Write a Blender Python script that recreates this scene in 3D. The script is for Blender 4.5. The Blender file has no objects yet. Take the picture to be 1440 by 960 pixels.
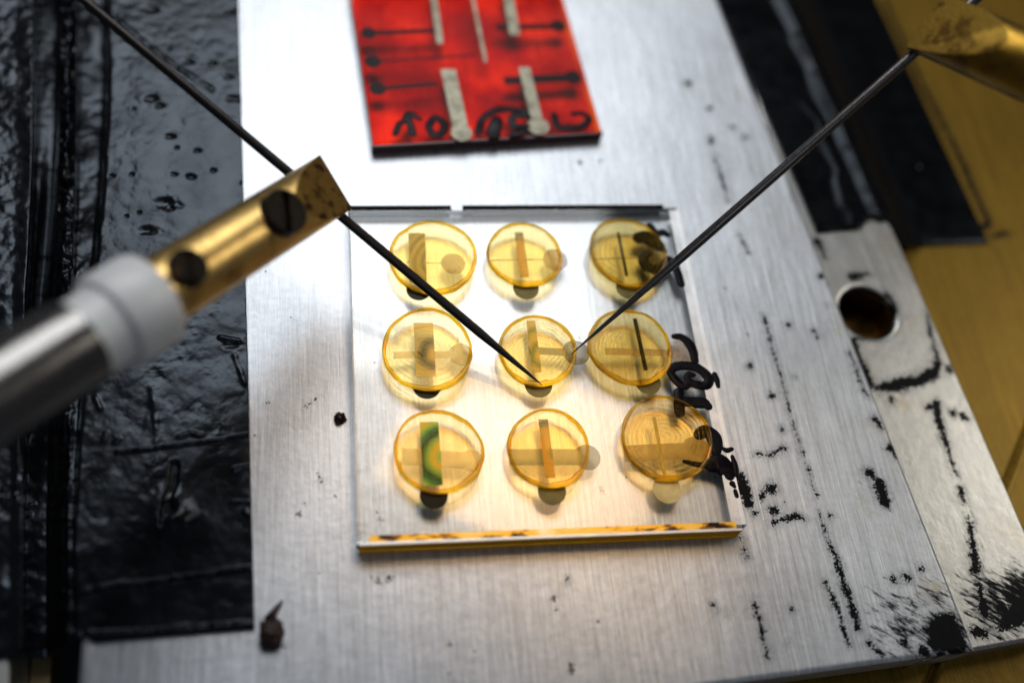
import bpy, bmesh, math, random
import numpy as np
from mathutils import Vector, Matrix, noise as mnoise
random.seed(4); RNG = np.random.RandomState(4)
# units: 1 Blender unit = 1 cm (a probe station close-up)
scene = bpy.context.scene
scene.unit_settings.scale_length = 0.01
COL = scene.collection
# ------------------------------------------------------------------ camera
FPX = 1447.79
CAM_LOC = Vector((-1.42769, -3.11627, 6.31109)); CAM_ROT = (0.49493, -0.15138, -0.09997)
cd = bpy.data.cameras.new('camera'); cam = bpy.data.objects.new('camera', cd); COL.objects.link(cam)
cam.location = CAM_LOC; cam.rotation_euler = CAM_ROT
cd.sensor_width = 36; cd.lens = FPX / 1440 * 36; cd.clip_start = 0.05; cd.clip_end = 500
cd.dof.use_dof = True; cd.dof.focus_distance = 6.95; cd.dof.aperture_fstop = 0.125; cd.dof.aperture_blades = 7
scene.camera = cam
from mathutils import Euler
CM = Euler(CAM_ROT).to_matrix()
def un(px, py, z=0.0):
    """world point that the photograph shows at (px, py) on the height z"""
    d = CM @ Vector(((px-720)/FPX, -(py-480)/FPX, -1)); t = (z-CAM_LOC.z)/d.z
    return CAM_LOC + d*t
def und(px, py, depth):
    return CAM_LOC + (CM @ Vector(((px-720)/FPX, -(py-480)/FPX, -1)))*depth
def depth_at(p): return -(CM.transposed() @ (Vector(p)-CAM_LOC)).z
def unv(P, z):
    """vectorised un() : P (n,2) , z scalar or (n,) -> (n,3)"""
    P = np.asarray(P, float); M = np.array(CM)
    D = np.stack([(P[:,0]-720)/FPX, -(P[:,1]-480)/FPX, -np.ones(len(P))], 1) @ M.T
    C = np.array(CAM_LOC); t = (z-C[2])/D[:,2]
    return C + D*t[:,None]
# ------------------------------------------------------------------ world, lamps, exposure
w = bpy.data.worlds.new('World'); scene.world = w; w.use_nodes = True
bg = w.node_tree.nodes['Background']; bg.inputs[0].default_value = (0.80, 0.86, 1.0, 1); bg.inputs[1].default_value = 0.06
def area(name, loc, target, sx, sy, power, color):
    l = bpy.data.lights.new(name, 'AREA'); l.shape = 'RECTANGLE'; l.size = sx; l.size_y = sy; l.energy = power; l.color = color
    o = bpy.data.objects.new(name, l); COL.objects.link(o); o.location = loc
    o.rotation_euler = (Vector(target)-Vector(loc)).to_track_quat('-Z', 'Y').to_euler(); return o
area('key_softbox', (-0.9, 12.2, 15.0), (-0.2, 0.5, 0), 13.5, 9.0, 1850, (0.94, 0.97, 1.0))
area('side_lamp', (13, 3, 10), (1.5, 0, 0), 5, 5, 290, (1.0, 0.95, 0.84))
area('front_lamp', (-1.0, -9, 13), (0, 0, 0), 4, 4, 90, (0.66, 0.82, 1.0))
wl = area('warm_lamp', (0.95, 1.3, 5.2), un(735, 650, 0), 3.2, 2.0, 3.2, (1.0, 0.60, 0.27)); wl.data.spread = math.radians(25)
vs = scene.view_settings; vs.view_transform = 'Standard'; vs.look = 'None'; vs.exposure = 0; vs.gamma = 1
cy = scene.cycles; cy.max_bounces = 14; cy.transmission_bounces = 12; cy.transparent_max_bounces = 12
cy.glossy_bounces = 6; cy.diffuse_bounces = 4; cy.caustics_refractive = True; cy.caustics_reflective = True
cy.sample_clamp_indirect = 60; cy.use_denoising = True; cy.blur_glossy = 0.3
# ------------------------------------------------------------------ node helpers
class MT:
    def __init__(s, name):
        s.m = bpy.data.materials.new(name); s.m.use_nodes = True; s.nt = s.m.node_tree
        s.b = s.nt.nodes['Principled BSDF']; s.out = s.nt.nodes['Material Output']
    def n(s, t, props=None, **inp):
        nd = s.nt.nodes.new(t)
        for k, v in (props or {}).items(): setattr(nd, k, v)
        for k, v in inp.items(): s.set(nd, k, v)
        return nd
    def set(s, nd, k, v):
        if k.startswith('i') and k[1:].isdigit(): sock = nd.inputs[int(k[1:])]
        else: sock = nd.inputs[k.replace('_', ' ')]
        if isinstance(v, bpy.types.NodeSocket): s.nt.links.new(v, sock)
        elif hasattr(v, 'outputs'): s.nt.links.new(v.outputs[0], sock)
        else:
            if isinstance(v, tuple) and len(v) == 3 and len(sock.default_value) == 4: v = v+(1,)
            sock.default_value = v
    def P(s, **k):
        for a, v in k.items(): s.set(s.b, a, v)
        return s
    def math(s, op, a, b=0.0, c=None, clamp=False):
        nd = s.n('ShaderNodeMath', {'operation': op, 'use_clamp': clamp}, i0=a, i1=b)
        if c is not None: s.set(nd, 'i2', c)
        return nd.outputs[0]
    def ramp(s, v, a, b, lo=0.0, hi=1.0, mode='SMOOTHSTEP'):
        return s.n('ShaderNodeMapRange', {'interpolation_type': mode}, i0=v, i1=a, i2=b, i3=lo, i4=hi).outputs[0]
    def mix(s, f, a, b):
        nd = s.nt.nodes.new('ShaderNodeMix'); nd.data_type = 'RGBA'
        for i, v in ((0, f), (6, a), (7, b)): s.set(nd, 'i%d' % i, v)
        return nd.outputs[2]
    def coord(s, which='Object', scale=(1, 1, 1), rot=(0, 0, 0)):
        c = s.n('ShaderNodeTexCoord'); mp = s.n('ShaderNodeMapping', None, i0=c.outputs[which])
        mp.inputs['Scale'].default_value = scale; mp.inputs['Rotation'].default_value = rot
        return mp.outputs[0]
    def noise(s, vec, scale, detail=3.0, rough=0.55, dist=0.0):
        return s.n('ShaderNodeTexNoise', None, Vector=vec, Scale=scale, Detail=detail, Roughness=rough, Distortion=dist).outputs[0]
    def attr(s, name): return s.n('ShaderNodeAttribute', {'attribute_name': name}).outputs['Fac']
    def bump(s, h, strength=0.3, dist=0.01, prev=None):
        nd = s.n('ShaderNodeBump', None, Height=h, Strength=strength, Distance=dist)
        if prev is not None: s.set(nd, 'Normal', prev)
        return nd.outputs[0]
# ------------------------------------------------------------------ object helpers
def finish(me, smooth):
    if smooth: me.shade_smooth()
def link(name, me, mat, parent=None, smooth=True):
    me.name = name
    if mat is not None and not len(me.materials): me.materials.append(mat)
    finish(me, smooth)
    o = bpy.data.objects.new(name, me); COL.objects.link(o)
    if parent is not None:
        o.parent = parent; o.matrix_parent_inverse = parent.matrix_world.inverted()
    return o
def from_bm(name, bm, mat, parent=None, smooth=False):
    bm.normal_update(); me = bpy.data.meshes.new(name); bm.to_mesh(me); bm.free()
    return link(name, me, mat, parent, smooth)
def empty(name, loc=(0, 0, 0)):
    o = bpy.data.objects.new(name, None); o.location = loc; o.empty_display_size = 0.2; COL.objects.link(o)
    o.matrix_world = Matrix.Translation(loc); return o
def tag(o, label=None, cat=None, group=None, kind=None):
    for k, v in (('label', label), ('category', cat), ('group', group), ('kind', kind)):
        if v: o[k] = v
    return o
def sm_edges(o, ang=35):
    me = o.data; me.shade_smooth()
    try: me.set_sharp_from_angle(angle=math.radians(ang))
    except Exception: pass
    return o
def fbm(x, y, z=0.0, o=4):
    return mnoise.fractal(Vector((x, y, z)), 1.0, 2.0, o)
def prism(outline, z0, z1, bm=None, chamfer=0.0):
    """extruded outline (list of xy) with optional chamfered top and bottom rims"""
    bm = bm or bmesh.new(); n = len(outline)
    c = sum((Vector((p[0], p[1])) for p in outline), Vector((0, 0)))/n
    def ring(z, ins):
        r = []
        for i in range(n):
            p = Vector(outline[i][:2]); a = Vector(outline[i-1][:2]); b = Vector(outline[(i+1) % n][:2])
            if ins:
                e1 = (p-a).normalized(); e2 = (b-p).normalized()
                n1 = Vector((-e1.y, e1.x)); n2 = Vector((-e2.y, e2.x)); m = (n1+n2)
                m = m/max(0.3, m.dot(n1)) if m.length > 1e-6 else n1
                p = p+m*ins
            r.append(bm.verts.new((p.x, p.y, z)))
        return r
    rs = [ring(z0, chamfer), ring(z0+chamfer, 0), ring(z1-chamfer, 0), ring(z1, chamfer)] if chamfer else [ring(z0, 0), ring(z1, 0)]
    for A, B in zip(rs[:-1], rs[1:]):
        for i in range(n): bm.faces.new((A[i], A[(i+1) % n], B[(i+1) % n], B[i]))
    bm.faces.new(list(reversed(rs[0]))); bm.faces.new(rs[-1])
    return bm
def ccw(o):
    a = sum(o[i-1][0]*o[i][1]-o[i][0]*o[i-1][1] for i in range(len(o)))
    return o if a > 0 else list(reversed(o))
def lollipop(p0, p1, w, c, r, z0, z1):
    """thin film: strip from p0 towards the pad centre c (radius r)"""
    p0 = Vector(p0[:2]); c = Vector(c[:2]); p1 = Vector(p1[:2]); d = (p1-p0).normalized(); nrm = Vector((-d.y, d.x))
    h = w/2; off = math.sqrt(max(r*r-h*h, 0)); j = c-d*off
    pts = [p0+nrm*h, p0-nrm*h, j-nrm*h]
    a0 = math.atan2(*reversed((-d*off-nrm*h))); a1 = math.atan2(*reversed((-d*off+nrm*h)))
    while a1 <= a0: a1 += 2*math.pi
    k = 28
    for i in range(1, k): a = a0+(a1-a0)*i/k; pts.append(c+Vector((math.cos(a), math.sin(a)))*r)
    pts.append(j+nrm*h)
    return prism(ccw([(p.x, p.y) for p in pts]), z0, z1)
def catmull(P, per=6):
    P = [Vector(p) for p in P]
    if len(P) < 3:
        return [P[0].lerp(P[1], i/per) for i in range(per+1)]
    Q = [P[0]*2-P[1]]+P+[P[-1]*2-P[-2]]; out = []
    for i in range(1, len(Q)-2):
        a, b, c, d = Q[i-1:i+3]
        for k in range(per):
            t = k/per
            out.append(0.5*((2*b)+(c-a)*t+(2*a-5*b+4*c-d)*t*t+(3*b-a-3*c+d)*t*t*t))
    out.append(P[-1]); return out
def stroke(bm, pts, z, hgt):
    """marker stroke: pts = [(px,py,width px)], a flattened bead lying on height z"""
    C = catmull([(a, b, c) for a, b, c in pts], 7); n = len(C); seg = 10
    W = [un(p.x, p.y, z) for p in C]
    rad = []
    for i, p in enumerate(C):
        q = un(p.x+p.z/2, p.y, z); rad.append(1.25*(q-W[i]).length*(1+0.07*fbm(p.x*.12, p.y*.12, 3)))
    def tang(i): return (W[min(i+1, n-1)]-W[max(i-1, 0)]).normalized()
    rows = []
    for i in range(n): rows.append((W[i], rad[i], tang(i)))
    t0 = rows[0][2]; t1 = rows[-1][2]; pre = []; post = []
    for f in (0.98, 0.8, 0.45): pre.append((W[0]-t0*rad[0]*f, rad[0]*math.sqrt(1-f*f), t0))
    for f in (0.45, 0.8, 0.98): post.append((W[-1]+t1*rad[-1]*f, rad[-1]*math.sqrt(1-f*f), t1))
    rows = pre+rows+post; R = []
    for c, r, t in rows:
        sd = Vector((-t.y, t.x, 0)).normalized()
        R.append([bm.verts.new(c+sd*r*math.cos(2*math.pi*k/seg)+Vector((0, 0, hgt*(0.6+0.4*r/max(rad))*math.sin(2*math.pi*k/seg)))) for k in range(seg)])
    for A, B in zip(R[:-1], R[1:]):
        for k in range(seg): bm.faces.new((A[k], A[(k+1) % seg], B[(k+1) % seg], B[k]))
    bm.faces.new(list(reversed(R[0]))); bm.faces.new(R[-1])
def seg_field(XY, marks, z, soft=0):
    """signed reach (cm, positive inside) of polyline marks given in photograph pixels with widths"""
    F = np.full(len(XY), -1.0)
    for m in marks:
        for (a, b) in (zip(m[:-1], m[1:]) if len(m) > 1 else [(m[0], m[0])]):
            A = np.array(un(a[0], a[1], z))[:2]; B = np.array(un(b[0], b[1], z))[:2]
            ra = abs((un(a[0]+a[2]/2, a[1], z)-un(a[0], a[1], z)).length); rb = abs((un(b[0]+b[2]/2, b[1], z)-un(b[0], b[1], z)).length)
            lo = np.minimum(A, B)-0.35; hi = np.maximum(A, B)+0.35
            I = np.nonzero((XY[:, 0] > lo[0]) & (XY[:, 0] < hi[0]) & (XY[:, 1] > lo[1]) & (XY[:, 1] < hi[1]))[0]
            if not len(I): continue
            Q = XY[I]; AB = B-A; L = AB @ AB
            t = np.clip(((Q-A) @ AB)/L, 0, 1) if L > 1e-12 else np.zeros(len(Q))
            d = np.sqrt((((A+t[:, None]*AB)-Q)**2).sum(1))
            F[I] = np.maximum(F[I], ra+(rb-ra)*t-d)
    return F
def grid_mesh(name, nu, nv, fpos, mat, parent=None, thick=0.0, kind_fields=None, smooth=True, skirt=None):
    """height sheet: fpos(U,V)->(n,3); UV map keeps u,v ; skirt = depth of closed sides and bottom"""
    u = np.linspace(0, 1, nu); v = np.linspace(0, 1, nv); U, V = np.meshgrid(u, v); U = U.ravel(); V = V.ravel()
    X = fpos(U, V); n0 = len(X)
    idx = np.arange(nu*nv).reshape(nv, nu)
    q = np.stack([idx[:-1, :-1], idx[:-1, 1:], idx[1:, 1:], idx[1:, :-1]], -1).reshape(-1, 4)
    border = np.concatenate([idx[0, :-1], idx[:-1, -1], idx[-1, ::-1][:-1], idx[::-1, 0][:-1]])
    faces = [q]; verts = [X]
    if skirt is not None:
        nb = len(border); low = X[border].copy(); low[:, 2] = skirt if np.isscalar(skirt) else low[:, 2]-skirt[0]
        verts.append(low); j = np.arange(nb); jn = (j+1) % nb
        faces.append(np.stack([border[jn], border[j], n0+j, n0+jn], -1))
    X = np.concatenate(verts); Fq = np.concatenate(faces)
    me = bpy.data.meshes.new(name)
    ngon = skirt is not None
    nl = Fq.size+(len(border) if ngon else 0); nf = len(Fq)+(1 if ngon else 0)
    me.vertices.add(len(X)); me.vertices.foreach_set('co', X.astype(np.float32).ravel())
    me.loops.add(nl); me.polygons.add(nf)
    li = Fq.ravel(); ls = np.arange(len(Fq))*4
    if ngon:
        li = np.concatenate([li, n0+np.arange(len(border))[::-1]]); ls = np.concatenate([ls, [Fq.size]])
    me.loops.foreach_set('vertex_index', li.astype(np.int32)); me.polygons.foreach_set('loop_start', ls.astype(np.int32))
    me.update(calc_edges=True); me.validate()
    for k, fn in (kind_fields or {}).items():
        a = me.attributes.new(k, 'FLOAT', 'POINT'); vals = np.full(len(X), -1.0 if k != 'smear' else 0.0, np.float32); vals[:n0] = fn(X[:n0, :2]); a.data.foreach_set('value', vals)
    o = link(name, me, mat, parent, smooth)
    if ngon: sm_edges(o, 50)
    return o
# ------------------------------------------------------------------ materials
def grain_dir(a, b, z=0):
    d = un(*b, z)-un(*a, z); return math.atan2(d.y, d.x)
G_PLATE = grain_dir((620, 950), (560, 60))
def brushed(name, col, ang, rough, tint=None, stain_shade=True, streak=0.16, metal=1.0, bstr=0.25, smear_ang=None):
    M = MT(name)
    # rotate so that x runs across the grain
    base = M.coord('Object', (1, 1, 1), (0, 0, 0))
    rot = M.n('ShaderNodeVectorRotate', {'rotation_type': 'Z_AXIS'}, Vector=base, Angle=-(ang-math.pi/2)).outputs[0]
    st = M.n('ShaderNodeMapping', None, i0=rot); st.inputs['Scale'].default_value = (42, 0.9, 1)
    st2 = M.n('ShaderNodeMapping', None, i0=rot); st2.inputs['Scale'].default_value = (120, 5, 1)
    n1 = M.noise(st.outputs[0], 1.0, 5, 0.7); n2 = M.noise(st2.outputs[0], 1.0, 3, 0.6); blot = M.noise(base, 1.3, 5, 0.6)
    fine = M.noise(base, 26, 3, 0.6)
    s = M.math('ADD', M.math('MULTIPLY', n1, 0.6), M.math('MULTIPLY', n2, 0.4))
    f = M.ramp(s, 0.35, 0.65, 1-streak, 1+streak*0.45, 'LINEAR')
    f = M.math('MULTIPLY', f, M.ramp(blot, 0.3, 0.7, 0.88, 1.06, 'LINEAR'))
    f = M.math('MULTIPLY', f, M.ramp(fine, 0.3, 0.7, 0.93, 1.05, 'LINEAR'))
    c = M.n('ShaderNodeVectorMath', {'operation': 'SCALE'}, i0=col)
    c.inputs[0].default_value = col; M.set(c, 'Scale', f); c = c.outputs[0]
    if tint is not None:
        tn = M.noise(base, 2.2, 6, 0.7); tn2 = M.ramp(tn, 0.54, 0.74, 0, 0.75)
        tn2 = M.math('MULTIPLY', tn2, M.ramp(M.n('ShaderNodeSeparateXYZ', None, i0=base).outputs[0], 1.2, 2.8, 0.0, 1.0))
        c = M.mix(tn2, c, tint)
    st3 = M.n('ShaderNodeMapping', None, i0=rot); st3.inputs['Scale'].default_value = (30, 0.55, 1); n3 = M.noise(st3.outputs[0], 1.0, 2, 0.5)
    scr = M.math('MULTIPLY', M.ramp(n3, 0.665, 0.70), M.ramp(M.noise(base, 1.7, 2), 0.45, 0.6)); c = M.mix(M.math('MULTIPLY', scr, 0.55*min(1, streak/0.16)), c, tuple(min(1, x*1.35) for x in col))
    rg = M.ramp(s, 0.3, 0.7, rough-0.06, rough+0.08, 'LINEAR'); mt = metal
    if stain_shade:
        nz = M.noise(base, 14, 5, 0.7); nz2 = M.noise(base, 60, 3, 0.6)
        e = M.math('ADD', M.attr('stain_shade'), M.math('MULTIPLY', M.math('SUBTRACT', nz, 0.5), 0.11))
        e = M.math('ADD', e, M.math('MULTIPLY', M.math('SUBTRACT', nz2, 0.5), 0.10))
        k = M.ramp(e, -0.006, 0.010)
        halo = M.math('MULTIPLY', M.ramp(e, -0.055, 0.0), M.math('MULTIPLY', M.ramp(M.noise(st2.outputs[0], 1.0, 4, 0.7), 0.42, 0.62), 0.55)); k = M.math('MAXIMUM', k, halo)
        sm_ = M.n('ShaderNodeMapping', None, i0=M.n('ShaderNodeVectorRotate', {'rotation_type': 'Z_AXIS'}, Vector=base, Angle=0.62).outputs[0]); sm_.inputs['Scale'].default_value = (8, 28, 1)
        sn = M.noise(sm_.outputs[0], 1.0, 6, 0.72)
        k2 = M.ramp(M.math('ADD', sn, M.math('MULTIPLY', M.attr('smear'), 0.68)), 0.76, 0.93)
        k = M.math('MAXIMUM', k, k2)
        # random fine specks
        vor = M.n('ShaderNodeTexVoronoi', None, Vector=base, Scale=5.5)
        spk = M.ramp(vor.outputs['Distance'], 0.035, 0.05, 1, 0); rs = M.n('ShaderNodeSeparateColor', None, i0=vor.outputs['Color']).outputs[0]
        spk = M.math('MULTIPLY', spk, M.math('GREATER_THAN', rs, 0.62)); k = M.math('MAXIMUM', k, M.math('MULTIPLY', spk, 0.75))
        c = M.mix(k, c, (0.006, 0.006, 0.007)); mt = M.math('MULTIPLY', M.math('SUBTRACT', 1.0, k), metal)
        e3 = M.math('ADD', M.attr('rust'), M.math('MULTIPLY', M.math('SUBTRACT', nz2, 0.5), 0.12)); k3 = M.ramp(e3, -0.002, 0.01)
        c = M.mix(k3, c, (0.035, 0.012, 0.006)); mt = M.math('MULTIPLY', M.math('SUBTRACT', 1.0, M.math('MULTIPLY', k3, 0.8)), mt)
    nb = M.bump(s, bstr, 0.004); nb = M.bump(M.noise(base, 9, 5, 0.6), 0.25, 0.012, nb)
    M.P(Base_Color=c, Metallic=mt, Roughness=rg, Normal=nb)
    if stain_shade: M.P(Specular_IOR_Level=M.ramp(k, 0, 1, 0.5, 0.08, 'LINEAR'))
    return M.m
def tape_mat(name, base=0.004, rough=0.22, bstr=0.6, spec=0.36):
    M = MT(name); co = M.coord('Object')
    n = M.noise(co, 5, 4, 0.5); n2 = M.noise(co, 22, 3, 0.5); n3 = M.noise(co, 2.2, 3, 0.5)
    vor = M.n('ShaderNodeTexVoronoi', None, Vector=co, Scale=6.0)
    dust = M.ramp(vor.outputs['Distance'], 0.03, 0.055, 1, 0); r = M.n('ShaderNodeSeparateColor', None, i0=vor.outputs['Color'])
    dust = M.math('MULTIPLY', dust, M.math('GREATER_THAN', r.outputs[0], 0.86))
    c = M.mix(dust, M.mix(M.ramp(n3, 0.3, 0.7), (base*0.7, base*0.75, base*0.9), (base*1.3, base*1.35, base*1.6)), (0.45, 0.42, 0.38))
    nb = M.bump(n, bstr, 0.010); nb = M.bump(n2, bstr*0.6, 0.003, nb)
    M.P(Base_Color=c, Roughness=M.ramp(n, 0.3, 0.7, rough-0.06, rough+0.12, 'LINEAR'), Normal=nb, Specular_IOR_Level=spec, Specular_Tint=(0.74, 0.86, 1.0))
    return M.m
def metal(name, col, rough, grime=None, gs=3.0, gl=(0.5, 0.62), bstr=0.15):
    M = MT(name); co = M.coord('Object'); n = M.noise(co, gs, 6, 0.65); n2 = M.noise(co, 30, 3, 0.6)
    c = col
    if grime: c = M.mix(M.ramp(n, gl[0], gl[1]), col+(1,), grime+(1,))
    M.P(Base_Color=c, Metallic=1.0, Roughness=M.ramp(n2, 0.3, 0.7, rough-0.05, rough+0.08, 'LINEAR'), Normal=M.bump(n2, bstr, 0.006))
    return M.m
def film(name, col, rough=0.3, alpha=1.0, metallic=0.3):
    M = MT(name); co = M.coord('Object'); n = M.noise(co, 12, 3)
    c = M.mix(M.ramp(n, 0.3, 0.7), tuple(x*0.8 for x in col), tuple(x*1.15 for x in col))
    M.P(Base_Color=c, Metallic=metallic, Roughness=rough, Alpha=alpha, Specular_IOR_Level=0.12); return M.m
M_PLATE = brushed('brushed_aluminium', (0.73, 0.755, 0.79), G_PLATE, 0.47, tint=(0.52, 0.44, 0.32), streak=0.36, bstr=0.4)
M_BAR = brushed('worn_aluminium', (0.62, 0.61, 0.58), grain_dir((1400, 700), (1240, 330), -.1), 0.36, tint=(0.5, 0.42, 0.3), bstr=0.15)
M_BASE = brushed('yellow_lacquered_metal', (0.29, 0.165, 0.012), grain_dir((1440, 620), (1260, 130), -.45), 0.42, metal=0.55, streak=0.38, smear_ang=1.2)
M_TAPE = tape_mat('black_vinyl_tape'); M_TAPE2 = tape_mat('smooth_black_tape', 0.002, 0.24, 0.10, 0.18)
M_BRASS = metal('worn_brass', (0.76, 0.50, 0.17), 0.34, (0.26, 0.14, 0.035), 5, (0.50, 0.72), 0.3)
M_BRASSF = metal('pitted_brass_face', (0.42, 0.25, 0.055), 0.45, (0.09, 0.045, 0.012), 10, (0.50, 0.60), 0.4)
M_STEEL = metal('polished_steel', (0.20, 0.19, 0.18), 0.2)
M_NEEDLE = metal('dark_tungsten', (0.055, 0.048, 0.045), 0.34)
M_SCREW = metal('blackened_steel', (0.022, 0.018, 0.015), 0.38, (0.12, 0.065, 0.03), 9, (0.56, 0.68), 0.8)
M_TEFLON = MT('white_insulator').P(Base_Color=(0.80, 0.80, 0.78), Roughness=0.38, Subsurface_Weight=0.15, Subsurface_Scale=0.05).m
_i = MT('black_marker_ink'); M_INK = _i.P(Base_Color=(0.003, 0.003, 0.006), Specular_IOR_Level=0.10, Roughness=_i.ramp(_i.noise(_i.coord('Object'), 9, 3), 0.3, 0.7, 0.2, 0.5)).m
def glass(name, col, ior=1.5, dens=0.0, vcol=(1, 1, 1), rough=0.0, ripple=None):
    M = MT(name); M.nt.nodes.remove(M.b)
    g = M.n('ShaderNodeBsdfGlass', None, Color=col, Roughness=rough, IOR=ior); M.set(M.out, 'Surface', g)
    if dens:
        v = M.n('ShaderNodeVolumeAbsorption', None, Color=vcol, Density=dens); M.set(M.out, 'Volume', v)
    if ripple:
        co = M.coord('Object'); nz = M.noise(co, 5, 2)
        dd = M.n('ShaderNodeVectorMath', {'operation': 'LENGTH'}, i0=co).outputs['Value']
        wv = M.math('SINE', M.math('MULTIPLY', M.math('ADD', dd, M.math('MULTIPLY', nz, 0.03)), ripple))
        M.set(g, 'Normal', M.bump(wv, 0.25, 0.0015))
    return M.m
M_GLASS = glass('clear_glass', (0.99, 0.995, 0.99))
# ================================================================== the setting
ZB, ZY = -0.12, -0.42      # top of the lower side bar, top of the yellow base
def quad(c0, c1, c2, c3, z):
    P = [np.array(un(*c, z)) for c in (c0, c1, c2, c3)]
    def f(U, V): return (P[0]*((1-U)*(1-V))[:, None]+P[1]*(U*(1-V))[:, None]+P[2]*(U*V)[:, None]+P[3]*((1-U)*V)[:, None])
    return f
# yellow base
marks_base = [[(1243, 0, 4), (1300, 125, 5), (1345, 212, 5), (1392, 316, 6), (1376, 321, 4)], [(1394, 332, 3), (1418, 328, 5)]]
f0 = quad((780, 1120), (1900, 1000), (1560, -260), (780, -260), ZY)
def f_base(U, V):
    X = f0(U, V); a = np.array(un(1440, 618, ZY))[:2]; b = np.array(un(1408, 700, ZY))[:2]
    t = (b-a)/np.linalg.norm(b-a); d = (X[:, :2]-a) @ np.array([-t[1], t[0]])
    X[:, 2] -= 0.05*np.exp(-(d/0.022)**2)
    return X
base = grid_mesh('table_surface', 420, 420, f_base, M_BASE, skirt=ZY-0.4, kind_fields={'stain_shade': lambda xy: seg_field(xy, marks_base, ZY)+0.01, 'rust': lambda xy: seg_field(xy, [[(1420, 905, 6)]], ZY), 'smear': lambda xy: xy[:, 0]*0})
tag(base, kind='structure')
# aluminium plate
black = [
 [(1041, 670, 15), (1046, 690, 20), (1052, 708, 14)], [(1084, 687, 17), (1074, 693, 8), (1069, 700, 6)], [(1088, 717, 15)], [(1087, 735, 6), (1102, 728, 7), (1120, 725, 9), (1130, 729, 5)],
 [(1063, 638, 4), (1085, 638, 6), (1104, 630, 8)], [(1041, 756, 6), (1044, 762, 5)], [(1046, 772, 6), (1050, 784, 5)], [(1062, 722, 6)],
 [(1074, 443, 2.6), (1088, 497, 3.6), (1103, 548, 3), (1110, 575, 2), (1124, 622, 1.2)], [(1116, 530, 0.1)],
 [(1128, 630, 1.5), (1143, 682, 2), (1150, 698, 4)], [(1152, 720, 1.5), (1163, 756, 4), (1176, 786, 8), (1186, 818, 10), (1196, 846, 12), (1206, 884, 9)],
 [(1061, 846, 4), (1067, 868, 7), (1080, 925, 5)], [(1162, 820, 5), (1180, 862, 7), (1193, 906, 6)], [(1222, 905, 10), (1240, 918, 8)],
 [(1318, 870, 12), (1340, 868, 14), (1326, 892, 44), (1352, 902, 20)], [(1300, 915, 18)], [(1271, 903, 12)],
 [(1000, 200, 7), (1001, 193, 4)], [(1006, 218, 5)], [(1005, 224, 3), (1015, 250, 4), (1024, 284, 3)], [(968, 118, 9)], [(1030, 180, 5)], [(1048, 193, 6)], [(998, 152, 5)],
 [(1040, 330, 2), (1052, 355, 2)], [(1155, 389, 8)], [(1163, 397, 4)], [(1109, 457, 8)], [(1054, 514, 7)], [(1145, 465, 4)], [(1149, 474, 4)], [(1164, 430, 3)], [(1086, 556, 10)], [(1100, 603, 5)],
 [(1231, 590, 10), (1238, 598, 7)], [(1253, 630, 12), (1262, 638, 14)], [(1236, 678, 15), (1244, 705, 16)], [(1222, 664, 14), (1228, 672, 9)], [(1168, 725, 6)],
 [(1108, 905, 1)], [(1002, 850, 2), (1020, 862, 2)], [(1113, 857, 5)], [(1300, 735, 6)], [(798, 815, 3)],
 [(1195, 495, 4), (1215, 548, 4), (1222, 560, 2)], [(1296, 800, 7)], [(1270, 808, 7), (1276, 812, 10)], [(1256, 815, 10)]]
rust = [[(420, 723, 8)], [(447, 665, 3), (453, 678, 4)], [(470, 697, 4)], [(430, 708, 3)], [(530, 815, 5), (533, 818, 7)], [(548, 813, 10)], [(522, 810, 5)], [(779, 840, 8)], [(783, 855, 3)], [(840, 874, 4)], [(803, 935, 9), (804, 945, 7)], [(632, 905, 4)],
 [(530, 724, 5)], [(535, 735, 6)], [(815, 228, 8)], [(845, 226, 5)], [(1020, 405, 4)], [(397, 900, 4)], [(375, 566, 4)], [(445, 560, 3), (425, 575, 2)], [(1052, 470, 4)], [(1070, 705, 4)], [(843, 420, 2)], [(668, 530, 4)], [(842, 688, 3), (846, 695, 3)]]
def smear_plate(XY):
    F = np.zeros(len(XY))
    for (px, py, rx, s) in [(1275, 880, 90, .52), (1318, 845, 60, .48), (1235, 690, 55, .42), (1215, 830, 50, .3), (1330, 895, 60, .75), (1290, 790, 60, .22), (1015, 190, 45, .30), (1170, 420, 60, .10), (940, 10, 40, .2), (1250, 620, 40, .28), (1340, 830, 40, .25), (1040, 150, 30, .25), (1120, 245, 18, .35)]:
        c = np.array(un(px, py, 0))[:2]; r = (un(px+rx, py, 0)-un(px, py, 0)).length
        F = np.maximum(F, s*np.exp(-((XY-c)**2).sum(1)/(r*r)*1.2))
    return F
f1 = quad((108, 968), (1372, 916), (982, -70), (150, -60), 0)
# front edge runs level in the photograph from (1120,950) to (1372,916)
FE0 = un(108, 1080, 0); FE1 = un(1372, 914, 0)
PC = [np.array(v) for v in (un(103, 1085, 0), un(1371, 914, 0), un(975, -85, 0), un(176, -60, 0))]
def f_plate(U, V):
    X = PC[0]*((1-U)*(1-V))[:, None]+PC[1]*(U*(1-V))[:, None]+PC[2]*(U*V)[:, None]+PC[3]*((1-U)*V)[:, None]
    X[:, 2] = 0; e = np.minimum(np.minimum(U, 1-U)*5.4, np.minimum(V, 1-V)*6)
    X[:, 2] -= 0.012*np.clip(1-e/0.022, 0, 1)
    return X
plate = grid_mesh('aluminium_plate', 620, 640, f_plate, M_PLATE, skirt=-0.30,
    kind_fields={'stain_shade': lambda xy: seg_field(xy, black, 0), 'rust': lambda xy: seg_field(xy, rust, 0), 'smear': smear_plate})
tag(plate, 'large brushed aluminium plate under the two glass samples, black smears at its right', 'metal plate')
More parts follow.
